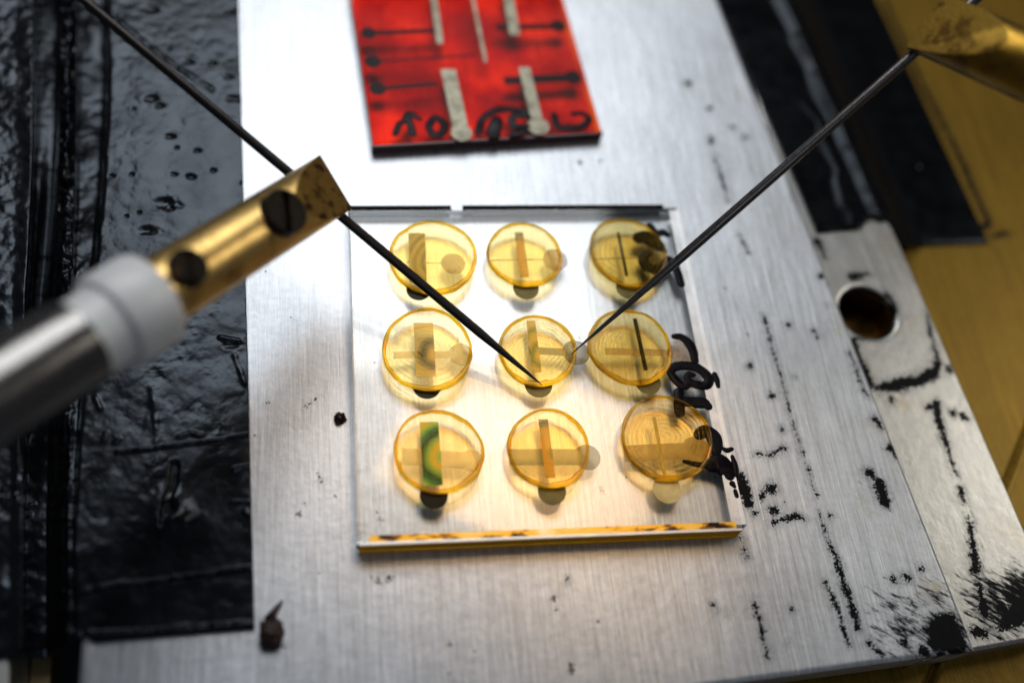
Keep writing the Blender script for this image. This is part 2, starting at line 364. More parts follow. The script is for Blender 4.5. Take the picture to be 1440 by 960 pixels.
# lower bar with the drilled hole
bar_marks = [[(1236, 545, 12), (1262, 541, 20), (1290, 535, 16), (1312, 524, 18), (1320, 510, 10)], [(1336, 520, 13)], [(1302, 440, 3), (1310, 475, 5), (1318, 500, 8), (1322, 512, 8)],
 [(1305, 573, 8), (1316, 568, 12), (1320, 590, 12), (1328, 612, 9), (1335, 640, 5)], [(1254, 563, 9)], [(1340, 581, 10)], [(1355, 585, 12)], [(1338, 650, 8), (1345, 668, 4)], [(1352, 690, 9), (1356, 705, 7)], [(1362, 725, 4), (1366, 750, 9), (1370, 775, 12), (1372, 802, 14)], [(1377, 820, 9), (1384, 858, 18)],
 [(1222, 385, 6), (1198, 388, 14), (1210, 392, 6)], [(1245, 410, 6), (1257, 425, 9), (1260, 445, 5)], [(1196, 478, 5), (1215, 475, 5)], [(1200, 480, 10), (1210, 510, 12), (1225, 540, 12)], [(1374, 888, 18), (1385, 892, 10)], [(1425, 870, 26), (1438, 855, 34), (1408, 882, 14)], [(1150, 340, 12), (1160, 360, 6)]]  # strokes along the plate's edge paint the gap's shadow among real stains
def smear_bar(XY):
    F = np.zeros(len(XY))
    for (px, py, rx, s) in [(1400, 850, 75, .62), (1440, 840, 60, .75), (1335, 520, 40, .35), (1245, 415, 22, .35), (1345, 580, 40, .25), (1415, 800, 50, .35), (1435, 730, 30, .2)]:
        c = np.array(un(px, py, ZB))[:2]; r = (un(px+rx, py, ZB)-un(px, py, ZB)).length
        F = np.maximum(F, s*np.exp(-((XY-c)**2).sum(1)/(r*r)*1.2))
    return F
a_ = un(1108, -15, ZB); b_ = un(1500, 883, ZB)
BR0 = un(1250, 308, ZB); BR1 = un(1440, 742, ZB); bd = (BR1-BR0).normalized()
BC = [np.array(v) for v in (un(1300, 928, ZB), BR0+bd*((un(1505, 890, ZB)-BR0).dot(bd)), BR0-bd*2.6, un(1020, -10, ZB))]
hole_c = np.array(un(1220, 439, ZB))[:2]; hole_r = (un(1259, 439, ZB)-un(1220, 439, ZB)).length
def f_bar(U, V):
    X = BC[0]*((1-U)*(1-V))[:, None]+BC[1]*(U*(1-V))[:, None]+BC[2]*(U*V)[:, None]+BC[3]*((1-U)*V)[:, None]
    X[:, 2] = ZB
    d = X[:, :2]-hole_c; r = np.sqrt((d**2).sum(1))
    # snap the nearest vertices onto the hole's wall so that the rim is round
    k = (r < hole_r+0.03); dd = d/np.maximum(r, 1e-6)[:, None]
    rn = np.where(r < hole_r-0.012, r, hole_r+(r-hole_r)*0.25)
    X[k, :2] = hole_c+dd[k]*rn[k][:, None]
    depth = np.clip((hole_r-0.004-r)/0.008, 0, 1)
    X[:, 2] -= 0.30*depth*(r < hole_r-0.004)+0.008*np.exp(-((r-hole_r)/0.02)**2)
    e = np.minimum(np.minimum(U, 1-U)*1.5, np.minimum(V, 1-V)*6); X[:, 2] -= 0.01*np.clip(1-e/0.02, 0, 1)
    return X
bar = grid_mesh('side_bar', 260, 800, f_bar, M_BAR, skirt=ZY-0.0,
    kind_fields={'stain_shade': lambda xy: seg_field(xy, bar_marks, ZB), 'rust': lambda xy: np.full(len(xy), -1.0), 'smear': smear_bar})
tag(bar, 'narrow worn aluminium bar with a drilled hole, stepped down beside the plate', 'metal bar')
# brass coloured liner seen down the hole
M_HOLE = metal('amber_bore', (0.13, 0.065, 0.012), 0.45, (0.03, 0.015, 0.005), 4)
bm = bmesh.new(); seg = 48; rings = []
for r, z in ((hole_r-0.018, ZB-0.035), (hole_r-0.022, ZB-0.04), (hole_r-0.022, ZB-0.27), (0.001, ZB-0.275)):
    rings.append([bm.verts.new((hole_c[0]+r*math.cos(2*math.pi*i/seg), hole_c[1]+r*math.sin(2*math.pi*i/seg), z)) for i in range(seg)])
for A, B in zip(rings[:-1], rings[1:]):
    for i in range(seg): bm.faces.new((A[i], B[i], B[(i+1) % seg], A[(i+1) % seg]))
sm_edges(from_bm('bore_liner', bm, M_HOLE, bar), 40)
# left neighbour blocks under the tape
def block(name, pxq, z1, z0, mat, ch=0.01):
    P = ccw([tuple(un(x, y, z1)[:2]) for x, y in pxq]); o = from_bm(name, prism(P, z0, z1, None, ch), mat); return o
M_STEELB = metal('pale_metal_block', (0.6, 0.6, 0.58), 0.45); M_BRASSB = metal('dull_brass_rail', (0.34, 0.25, 0.13), 0.5, (0.1, 0.07, 0.04), 4)
tag(block('metal_block', [(-230, 1100), (10, 1100), (12, 900), (26, -120), (-230, -120)], -0.09, -0.75, M_STEELB), 'pale metal block showing at the bottom left corner beyond the groove', 'metal block')
tag(block('brass_rail', [(33, 1100), (66, 1100), (84, 700), (112, -120), (84, -120), (54, 700)], -0.55, -0.75, M_BRASSB), 'dull brass rail down in the groove below the tape end', 'rail')
lb = from_bm('groove_floor', prism(ccw([tuple(un(x, y, -.75)[:2]) for x, y in [(-300, 1150), (860, 1150), (860, -200), (-300, -200)]]), -0.85, -0.75), MT('black_anodised_floor').P(Base_Color=(0.012, 0.012, 0.013), Roughness=0.5).m)
tag(lb, kind='structure')
# ------------------------------------------------------------------ left tape, draped
pits = [(213, 140, 12), (225, 150, 9), (188, 154, 4), (240, 193, 8), (277, 213, 7), (249, 209, 4), (245, 247, 7), (268, 249, 8), (185, 247, 4), (158, 249, 6), (232, 287, 22), (241, 293, 5), (210, 325, 14), (196, 300, 4), (178, 305, 4), (213, 14, 14), (173, 24, 4), (265, 88, 10), (300, 90, 8), (330, 140, 12), (323, 110, 8), (300, 240, 5), (238, 70, 5), (343, 258, 6), (300, 400, 10), (326, 485, 12)]
creases = [([(120, 832), (160, 824), (210, 820), (260, 812), (310, 806), (352, 800)], 0.042, 4, 1), ([(165, 636), (215, 632), (262, 625), (310, 620), (350, 612)], 0.034, 3, 1), ([(215, 548), (219, 580), (222, 622)], 0.008, 8, 1), ([(252, 614), (268, 609), (284, 613)], 0.016, 4, 1),
 ([(210, 655), (232, 645)], 0.016, 4, 1), ([(330, 660), (350, 655)], 0.016, 4, 1), ([(328, 706), (348, 706)], 0.012, 3, 1), ([(265, 735), (285, 724)], 0.018, 4, 1), ([(170, 35), (240, 90), (300, 130)], 0.01, 6, 1), ([(330, 500), (345, 540)], .008, 6, 1), ([(122, 893), (200, 890), (280, 884), (352, 878)], 0.03, 5, 1),
 ([(310, 475), (335, 480)], 0.014, 5, 1), ([(147, 620), (150, 610)], .014, 4, 1), ([(162, 622), (168, 619)], .014, 4, 1), ([(135, 560), (142, 575)], .014, 5, 1), ([(345, 720), (352, 725)], .012, 4, 1),
 ([(0, 682), (22, 675)], .02, 4, 1), ([(0, 697), (16, 690)], .02, 4, 1), ([(5, 590), (20, 560)], .02, 6, 1)]
tear = (243, 722)
def sm(x): x = np.clip(x, 0, 1); return x*x*(3-2*x)
_pa = [np.array(mnoise.random_unit_vector()) for _ in range(4)]
def vnoise(X, Y, s, seed=0.0, o=3):
    return np.array([mnoise.fractal(Vector((a*s, b*s, seed)), 1.0, 2.0, o) for a, b in zip(X, Y)])
def f_tape(U, V):
    # V: 0 = bottom edge, 1 = beyond the frame top ; U : left to right in pixels
    pyt = -110
    pr = (335+0.026*880)
    px = -130+(1-(1-U))*0+U*(0)  # placeholder, replaced below
    right_b = 356.0; px = -130+U*(right_b+130)
    bot = np.interp(px, [-130, 0, 20, 60, 118, 130, 356], [960, 925, 922, 925, 893, 903, 884])
    py = bot+(pyt-bot)*V
    right = 335+0.026*py; px = -130+U*(right+130)
    t = sm((py-100)/650)                                     # 0 upper profile, 1 lower profile
    up_x = np.array([-200, 20, 46, 56, 78, 86, 96, 107, 114, 144, 154, 400.]); up_z = np.array([-.06, -.06, -.05, -.42, -.42, -.14, -.12, -.16, -.44, -.44, .022, .022])
    lo_x = np.array([-200, 14, 24, 31, 36, 66, 76, 90, 97, 102, 108, 400.]); lo_z = np.array([-.06, -.06, -.04, -.03, -.42, -.42, -.22, -.12, -.04, -.045, .022, .022])
    z = np.zeros(len(px))
    X_ = up_x[None, :]*(1-t)[:, None]+lo_x[None, :]*t[:, None]; Z_ = up_z[None, :]*(1-t)[:, None]+lo_z[None, :]*t[:, None]
    i = np.clip((X_ < px[:, None]).sum(1)-1, 0, len(up_x)-2); r = np.arange(len(px))
    f = sm((px-X_[r, i])/(X_[r, i+1]-X_[r, i])); z = Z_[r, i]+(Z_[r, i+1]-Z_[r, i])*f
    P = unv(np.stack([px, py], 1), 0.0*z)
    nz = vnoise(P[:, 0], P[:, 1], 2.4, 1.3, 4); nf = vnoise(P[:, 0], P[:, 1], 11, 5.1, 3)
    flat = sm((px-(X_[:, -2]))/8+0.5)
    P2 = unv(np.stack([px, py], 1), z)                       # where the sheet really is
    P = P2
    z = z+flat*np.maximum(0.0, 0.009+nz*0.007+nf*0.0022)+(1-flat)*(nz*0.02+nf*0.004)
    ridge = np.exp(-((px-(96*(1-t)+92*t))/11)**2)*(1-0.6*t); z += ridge*(nf*0.07+0.02)
    XY = P[:, :2]
    for (a, b, rr) in pits:
        c = np.array(un(a, b, 0.02))[:2]; rad = (un(a+rr, b, .02)-un(a, b, .02)).length
        d = XY-c; d[:, 1] *= 1.7; q = np.sqrt((d**2).sum(1))/rad
        q = q+0.3*nf; z -= 0.015*np.exp(-(q*1.3)**2)
        z += 0.002*np.exp(-((q-1.3)/0.4)**2)
    for (pl, h, wpx, s) in creases:
        F = seg_field(XY, [[(x, y, 1) for x, y in pl]], 0.02); d = np.maximum(-F, 0); wd = 0.6*(un(300+wpx, 500, 0)-un(300, 500, 0)).length; h = h*0.75
        z += h*np.exp(-(d/wd)**2)*(F > -0.3)*(1+0.5*nf)
    c = np.array(un(tear[0], tear[1], 0.02))[:2]; d = (XY-c); d[:, 1] *= 0.75; q = np.sqrt((d**2).sum(1))
    z += 0.05*np.exp(-(q/0.09)**2)-0.07*np.exp(-(np.sqrt(((XY-np.array(un(239, 716, .02))[:2])**2).sum(1))/0.045)**2)
    slit = seg_field(XY, [[(246, 655, 4), (244, 680, 5), (236, 700, 7), (230, 735, 5)]], 0.02); z -= 0.035*np.exp(-(np.maximum(-slit, 0)/0.014)**2)*(slit > -.2)
    z -= 0.015*sm(1-V/0.012)
    z = np.where(flat > 0.9, np.maximum(z, 0.009), z)
    P[:, 2] = z
    return P
tape = grid_mesh('black_tape', 330, 560, f_tape, M_TAPE)
so_ = tape.modifiers.new('thickness', 'SOLIDIFY'); so_.thickness = 0.016; so_.offset = -1
tag(tape, 'wide wrinkled black tape along the left edge, sagging into the grooves', 'tape')
# ------------------------------------------------------------------ right tape over the bar's step
def f_tape2(U, V):
    pl = lambda py: 1013+0.4185*py; 
    # left edge follows the plate's right side, right edge runs down the yellow base
    L0 = np.array(un(1012, -60, ZB+.02)); 
    bx = np.array([0, .28, .36, .44, .52, 1.0]); 
    bot_px = 1150+U*(1391-1150); bot_py = np.interp(U, [0, .26, .27, .33, .40, .46, .52, 1], [327, 321, 315, 306, 312, 335, 346, 342])
    top_px = 980+U*(1203-980); top_py = -64+0*U
    px = bot_px+(top_px-bot_px)*V; py = bot_py+(top_py-bot_py)*V
    e = 1250+(py-308)*0.437                                 # bar's edge line
    d = px-e
    z = ZB+0.02+(ZY+0.02-ZB-0.02)*sm((d+14)/52.0)
    P = unv(np.stack([px, py], 1), z)
    nz = vnoise(P[:, 0], P[:, 1], 1.6, 7.3, 3)
    z = z+0.045*np.exp(-((d+16+6*nz)/9)**2)*(1+0.25*nz)+nz*0.012*sm((d+60)/40)*sm((60-d)/30+0.5)
    z += 0.016*np.exp(-((d+52+20*nz)/9)**2)*sm((py-120)/60)
    P[:, 2] = np.maximum(z, np.where(d < 0, ZB+0.012, ZY+0.012))-0.006*sm(1-V/0.02)
    return P
tape2 = grid_mesh('black_tape', 200, 260, f_tape2, M_TAPE2)
so_ = tape2.modifiers.new('thickness', 'SOLIDIFY'); so_.thickness = 0.012; so_.offset = -1
tag(tape2, 'smooth black tape at upper right, draped from the side bar onto the yellow base', 'tape')
# ================================================================== clear glass slide with film contacts
T = 0.15
def P2(x, y, z=T): v = un(x, y, z); return (v.x, v.y)
GC = [P2(489.5, 293), P2(952, 291), P2(1052, 743), P2(502, 765)]      # tl tr br bl
slide = empty('glass_slide', (0, 0, 0)); slide.location = (0, 0, 0)
tag(slide, 'clear square glass slide carrying nine yellow droplets and black handwriting', 'glass slide')
def lp(a, b, t): return (a[0]+(b[0]-a[0])*t, a[1]+(b[1]-a[1])*t)
out = []
bl, br, tr, tl = GC[3], GC[2], GC[1], GC[0]
def edge(a, b, n, amp, nick=None):
    r = []
    for i in range(n):
        t = i/n; p = Vector(lp(a, b, t)); d = (Vector(b)-Vector(a)).normalized(); nn = Vector((d.y, -d.x))
        k = amp*fbm(p.x*3, p.y*3, 2)
        if nick and abs(t-nick[0]) < nick[1]: k -= nick[2]*(1-abs(t-nick[0])/nick[1])
        r.append(tuple(p+nn*k))
    return r
out += [lp(bl, br, 0.006)]+edge(lp(bl, br, .012), lp(bl, br, .985), 40, 0.002)[1:]+[lp(bl, br, 0.988), lp(br, tr, 0.012)]
out += edge(br, tr, 30, 0.0015)[1:]+edge(tr, tl, 60, 0.001, (0.675, 0.035, 0.02))+edge(tl, bl, 30, 0.002)[:-1]+[lp(tl, bl, 0.995)]
from_bm('glass_body', prism(ccw(out), 0.0015, T, None, 0.011), M_GLASS, slide)
MOL = film('olive_metal_film', (0.16, 0.13, 0.045), 0.4, 0.93); MBK = film('black_metal_film', (0.006, 0.007, 0.004), 0.3, 1.0, 0.2); MTAN = film('tan_metal_film', (0.62, 0.50, 0.22), 0.45, 0.97)
MDG = film('dark_green_film', (0.03, 0.035, 0.015), 0.3, 0.97); MPK = film('pinkish_film', (0.55, 0.42, 0.30), 0.4, 0.42); MOT = film('thin_olive_film', (0.18, 0.14, 0.05), 0.4, 0.38); MYE = film('pale_yellow_film', (0.80, 0.60, 0.20), 0.4, 0.32)
MGT = film('green_tinted_film', (0.26, 0.24, 0.06), 0.35, 0.36)
def irid(name, cols, freq, ph, alpha=1.0):
    M = MT(name); co = M.coord('Object'); nz = M.noise(co, 4, 2)
    dd = M.n('ShaderNodeVectorMath', {'operation': 'LENGTH'}, i0=co).outputs['Value']
    s = M.math('FRACT', M.math('ADD', M.math('MULTIPLY', M.math('ADD', dd, M.math('MULTIPLY', nz, 0.05)), freq), ph))
    r = M.n('ShaderNodeValToRGB', None, i0=s); el = r.color_ramp.elements
    el[0].color = cols[0]+(1,); el[1].color = cols[0]+(1,)
    for i, c in enumerate(cols[1:], 1): e = el.new(i/len(cols)); e.color = c+(1,)
    M.P(Base_Color=r.outputs[0], Metallic=0.3, Specular_IOR_Level=0.2, Roughness=0.4, Alpha=alpha); return M.m
MIR = irid('iridescent_green_film', [(0.62, 0.42, 0.05), (0.20, 0.40, 0.08), (0.003, 0.03, 0.012), (0.01, 0.16, 0.05), (0.30, 0.48, 0.10)], 5.5, 0.35)
MIR2 = irid('iridescent_olive_film', [(0.50, 0.40, 0.10), (0.30, 0.26, 0.08), (0.55, 0.42, 0.12), (0.22, 0.20, 0.07)], 9, 0.3, 0.8)
MIR3 = irid('iridescent_amber_film', [(0.75, 0.42, 0.03), (0.62, 0.40, 0.05), (0.10, 0.16, 0.02), (0.72, 0.45, 0.06)], 5, 0.25, 0.62)
MIR4 = irid('iridescent_pale_film', [(0.80, 0.62, 0.22), (0.75, 0.58, 0.20), (0.80, 0.60, 0.20), (0.10, 0.11, 0.03), (0.70, 0.55, 0.18)], 3.4, 0.2, 0.5)
MIR5 = irid('iridescent_lime_film', [(0.60, 0.50, 0.10), (0.22, 0.30, 0.06), (0.66, 0.50, 0.14)], 9, 0.2, 0.7)
def pxr(x, y, r, z=T): return (un(x+r, y, z)-un(x, y, z)).length
# drops: (cx, cy, rx, ry)
D = [(609, 362, 61.5, 51.5), (737.5, 358, 51.5, 45), (883.5, 355.5, 53.5, 47.5), (601, 491.5, 64, 57), (756, 493, 54, 50), (886, 488, 57.5, 53), (617, 634.5, 64, 58), (771.5, 630, 58, 55), (937.5, 616, 62.5, 60)]
# vertical contacts: top px, toward px, width, pad centre, pad radius, material
VE = [((586, 329), (591, 400), 23, (588.5, 408), 17, MIR2), ((729, 328), (740, 395), 12, (739.5, 405.5), 18, MIR3), ((868.5, 328), (881, 392), 4.5, (884, 405), 18, MDG),
 ((595, 455), (601, 535), 27, (600, 543), 20, MIR4), ((746, 452), (756, 530), 12.5, (757, 541), 19.5, MIR5), ((892, 449), (905, 515), 6, (911, 538), 18, MDG),
 ((603, 594), (610, 685), 26, (610, 697), 20, MIR), ((763.5, 590), (775, 680), 13.5, (776, 690.5), 20, MIR3), ((919, 587), (936, 670), 5, (938, 688), 20, MTAN)]
VP = [MBK, MOL, MOL, MBK, MOL, MOL, MBK, MOL, MTAN]
HE = [((572, 370), (620, 370), 2.0, (637, 371.5), 17, MPK), ((687, 367), (760, 367), 2.0, (780.5, 366), 17.5, MPK), ((832, 365.5), (900, 365), 2.0, (921, 363), 17, MOT),
 ((553, 500), (620, 499), 12, (648, 499), 17, MYE), ((743, 493), (790, 493), 12, (810, 496), 19, MOT), ((850, 494.5), (940, 490), 11.5, (961, 496), 21, MPK),
 ((565, 642), (640, 643), 27, (663, 648), 16, MYE), ((716, 643), (800, 643), 26, (826, 643), 18.5, MGT), ((877, 638), (950, 637), 25, (978, 634), 20, film('thin_tan_film', (0.62, 0.46, 0.22), 0.45, 0.5))]
def horiz_film(h, z0, z1, nm='contact_film'):
    (a, b, w_, c, r, m) = h; wd = pxr(a[0], a[1], w_)*0.93
    return from_bm(nm, lollipop(un(*a, T), un(*b, T), wd, un(*c, T), max(pxr(c[0], c[1], r), wd*0.52), z0, z1), m, slide)
for h in HE: horiz_film(h, T+0.0008, T+0.0016)
for i, v in enumerate(VE):
    (a, b, w_, c, r, m) = v; wd = pxr(a[0], a[1], w_)
    A = Vector(P2(*a)); Bv = Vector(P2(*c)); d = (Bv-A).normalized(); rr = pxr(c[0], c[1], r)
    e = Bv-d*math.sqrt(max(rr*rr-(wd/2)**2, 0)); nn = Vector((-d.y, d.x))*wd/2
    o = from_bm('contact_strip', prism(ccw([tuple(A+nn), tuple(A-nn), tuple(e-nn), tuple(e+nn)]), T+0.0024, T+0.0032), m, slide)
    # texture rings are centred a little right of the strip
    off = Vector((*P2(D[i][0]+12, D[i][1]+8), T)); o.data.transform(Matrix.Translation(-off)); o.location = off
    dcx, dcy, drx, dry = D[i]; dc = Vector(P2(dcx, dcy)); dax = pxr(dcx, dcy, drx)*0.985; day = abs(P2(dcx, dcy-dry)[1]-P2(dcx, dcy+dry)[1])/2*0.985
    cp = []
    for k in range(56):
        q = Bv+Vector((math.cos(k*math.pi/28), math.sin(k*math.pi/28)))*rr*0.995; e_ = q-dc; f_ = math.hypot(e_.x/dax, e_.y/day)
        if f_ < 1: # pad shape cut off where refraction in the droplet would hide it
            lo_, hi_ = 0.0, 3.0
            for _ in range(24):
                mid = (lo_+hi_)/2; g_ = e_+Vector((0, -1))*rr*mid
                if math.hypot(g_.x/dax, g_.y/day) < 1: lo_ = mid
                else: hi_ = mid
            q = dc+e_+Vector((0, -1))*rr*hi_
        cp.append(tuple(q))
    from_bm('contact_pad', prism(ccw(cp), T+0.0036, T+0.0046), VP[i], slide)
def edge_bar(nm, p0, p1, z0, z1, w_, mat):
    A = Vector(p0[:2]); B = Vector(p1[:2]); d = (B-A).normalized(); n2 = Vector((-d.y, d.x))*w_/2
    return from_bm(nm, prism(ccw([tuple(A+n2), tuple(A-n2), tuple(B-n2), tuple(B+n2)]), z0, z1), mat, slide)
M_DK = MT('painted_dark_reflection').P(Base_Color=(0.006, 0.004, 0.003), Roughness=0.6, Specular_IOR_Level=0.05).m  # black bars paint the dark reflections in the back chamfers
dv = (Vector(tr)-Vector(tl)).normalized(); nb_ = Vector((-dv.y, dv.x))
for t0, t1 in ((0.002, 0.30), (0.335, 0.955)):
    a = Vector(lp(tl, tr, t0)); b = Vector(lp(tl, tr, t1))
    edge_bar('dark_edge_reflection', a+nb_*0.002, b+nb_*0.002, T-0.016, T+0.003, 0.036, M_DK)
    edge_bar('dark_edge_reflection', a-nb_*0.012, b-nb_*0.012, -0.0+0.0005, 0.0012, 0.024, M_DK)
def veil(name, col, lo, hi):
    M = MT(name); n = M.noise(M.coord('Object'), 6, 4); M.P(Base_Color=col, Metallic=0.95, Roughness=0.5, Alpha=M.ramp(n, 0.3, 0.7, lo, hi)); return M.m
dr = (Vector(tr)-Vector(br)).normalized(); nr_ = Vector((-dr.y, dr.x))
edge_bar('edge_caustic', Vector(br)+nr_*0.062+dr*.03, Vector(tr)+nr_*0.030-dr*.03, T+0.0004, T+0.0007, 0.085, veil('painted_caustic', (0.97, 0.97, 0.97), 0.45, 0.8))  # white strips paint the bright caustic beside the right edge
edge_bar('edge_caustic', Vector(br)+nr_*0.022+dr*.03, Vector(tr)+nr_*0.013-dr*.03, T+0.0009, T+0.0011, 0.03, veil('painted_caustic_bright', (0.95, 0.95, 0.95), 0.8, 1.0))
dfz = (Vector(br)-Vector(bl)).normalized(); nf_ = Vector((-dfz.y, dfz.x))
M = MT('painted_droplet_reflection'); co = M.n('ShaderNodeMapping', None, i0=M.n('ShaderNodeTexCoord').outputs['Object']); co.inputs['Scale'].default_value = (3.2, 9, 3); n = M.noise(co.outputs[0], 1.0, 4, 0.65)  # mottled colours paint the droplets' reflection along the front edge
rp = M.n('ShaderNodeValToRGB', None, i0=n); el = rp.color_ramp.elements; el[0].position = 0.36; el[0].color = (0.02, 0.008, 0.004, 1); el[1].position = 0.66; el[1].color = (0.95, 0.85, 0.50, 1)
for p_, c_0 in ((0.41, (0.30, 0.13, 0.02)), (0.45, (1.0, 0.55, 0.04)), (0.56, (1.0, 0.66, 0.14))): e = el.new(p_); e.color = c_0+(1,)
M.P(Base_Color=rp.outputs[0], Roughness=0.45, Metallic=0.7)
edge_bar('droplet_reflection_strip', Vector(lp(bl, br, .03))+nf_*0.030, Vector(lp(bl, br, .97))+nf_*0.030, T+0.0004, T+0.0010, 0.042, M.m)
Ma = MT('painted_front_reflection'); Ma.nt.nodes.remove(Ma.b); t_ = Ma.n('ShaderNodeBsdfTransparent', None, Color=(1.0, 0.72, 0.22)); d_ = Ma.n('ShaderNodeBsdfDiffuse', None, Color=(0.85, 0.50, 0.04)); Ma.set(Ma.out, 'Surface', Ma.n('ShaderNodeMixShader', None, i0=0.6, i1=t_, i2=d_))  # amber coat paints the droplets' yellow reflected in the clear front face
edge_bar('front_face_reflection', Vector(lp(bl, br, .006))-nf_*0.007, Vector(lp(bl, br, .985))-nf_*0.007, 0.002, T-0.014, 0.010, Ma.m)
edge_bar('edge_highlight_line', Vector(lp(bl, br, .006))-nf_*0.002, Vector(lp(bl, br, .985))-nf_*0.002, T-0.012, T+0.0015, 0.014, veil('painted_edge_highlight', (0.85, 0.82, 0.78), 0.8, 1.0))  # pale bar paints the highlight on the front edge
# handwriting on the slide
ink = [
 [[(914, 318, 9), (919, 324, 9), (924, 329, 8), (932, 327, 9), (938, 330, 7)]],
 [[(898, 336, 15), (908, 335, 18), (918, 341, 17), (928, 348, 14), (935, 354, 6)]],
 [[(912, 358, 9), (905, 360, 11), (905, 368, 13), (911, 376, 13), (922, 380, 13), (932, 376, 13), (939, 366, 10)], [(940, 364, 9), (947, 370, 10), (953, 384, 10), (958, 399, 9)]],
 [[(948, 473, 7), (958, 474, 9), (968, 482, 11), (974, 492, 11), (977, 506, 9)]],
 [[(943, 521, 9), (951, 515, 11), (968, 514, 11), (984, 519, 11), (996, 531, 12), (994, 541, 11), (980, 541, 10), (968, 535, 9), (968, 527, 8), (975, 527, 6)], [(942, 523, 9), (951, 535, 10), (961, 543, 10), (969, 537, 10)]],
 [[(955, 552, 12), (955, 566, 13), (955, 580, 12)], [(958, 565, 12), (976, 566, 13), (990, 567, 13), (996, 571, 10)]],
 [[(982, 612, 12), (990, 607, 15), (1001, 612, 18), (1006, 624, 17), (1007, 634, 12)]],
 [[(1000, 653, 18), (1012, 652, 24), (1024, 662, 20), (1026, 668, 12)], [(962, 649, 5), (974, 652, 6), (990, 654, 8), (1000, 652, 12)]],
 [[(1016, 630, 4), (1022, 633, 6), (1029, 631, 5)], [(1030, 642, 5), (1034, 655, 7), (1036, 668, 6)]], [[(1030, 680, 7), (1033, 684, 4)], [(1034, 690, 5), (1036, 697, 5)]]]
for grp in ink:
    bm = bmesh.new()
    for s_ in grp: stroke(bm, s_, T+0.001, 0.005)
    from_bm('ink_or_reflection_stroke', bm, M_INK, slide, True)
# dark reflection in the right edge, painted on as a stroke
bm = bmesh.new(); stroke(bm, [(1005, 526, 6), (1008, 534, 7), (1010, 543, 5)], T+0.001, 0.004); from_bm('ink_or_reflection_stroke', bm, M_INK, slide, True)  # ink material reused to paint the edge's dark reflection
# ================================================================== droplets
def amber(name, body, dens, ripple):
    M = MT(name); M.nt.nodes.remove(M.b)
    co = M.coord('Object'); nz = M.noise(co, 3.5, 2)
    dd = M.n('ShaderNodeVectorMath', {'operation': 'LENGTH'}, i0=co).outputs['Value']
    wv = M.math('SINE', M.math('MULTIPLY', M.math('ADD', dd, M.math('MULTIPLY', nz, 0.10)), ripple))
    g = M.n('ShaderNodeBsdfGlass', None, Color=body, Roughness=0.0, IOR=1.17, Normal=M.bump(wv, 0.4, 0.0012))
    M.set(M.out, 'Surface', g)
    v = M.n('ShaderNodeVolumeAbsorption', None, Color=(1.0, 0.80, 0.006), Density=dens); M.set(M.out, 'Volume', v)
    return M.m
rim_m = MT('amber_resin_rim_glow')
tb = rim_m.n('ShaderNodeBsdfTransparent', None, Color=(1.0, 0.83, 0.16)); tl_ = rim_m.n('ShaderNodeBsdfTranslucent', None, Color=(1.0, 0.70, 0.03))
df = rim_m.n('ShaderNodeBsdfDiffuse', None, Color=(1.0, 0.50, 0.005)); mx = rim_m.n('ShaderNodeMixShader', None, i0=0.5, i1=tl_, i2=df)
mx2 = rim_m.n('ShaderNodeMixShader', None, i0=0.12, i1=tb, i2=mx); gl = rim_m.n('ShaderNodeBsdfGlossy', None, Roughness=0.08)
mx3 = rim_m.n('ShaderNodeMixShader', None, i0=0.06, i1=mx2, i2=gl); rim_m.set(rim_m.out, 'Surface', mx3); rim_m = rim_m.m
desc = ['droplet at the back left corner of the slide, crossed by the left needle', 'smallest droplet, middle of the back row, one narrow strip below it', 'back right droplet with black ink strokes showing through its right side',
 'droplet at the left of the middle row above a half hidden black pad', 'centre droplet touched by the tips of both needles', 'droplet right of the right needle tip, over a dark cross of strips',
 'front left droplet with a green and black striped film under it', 'droplet in the middle of the front row with a green pad at its right', 'front right droplet with a pale tan pad below it and ink at its right']
dens = [13.0, 14.0, 19.0, 9.0, 13.0, 16.0, 9.0, 11.0, 12.0]
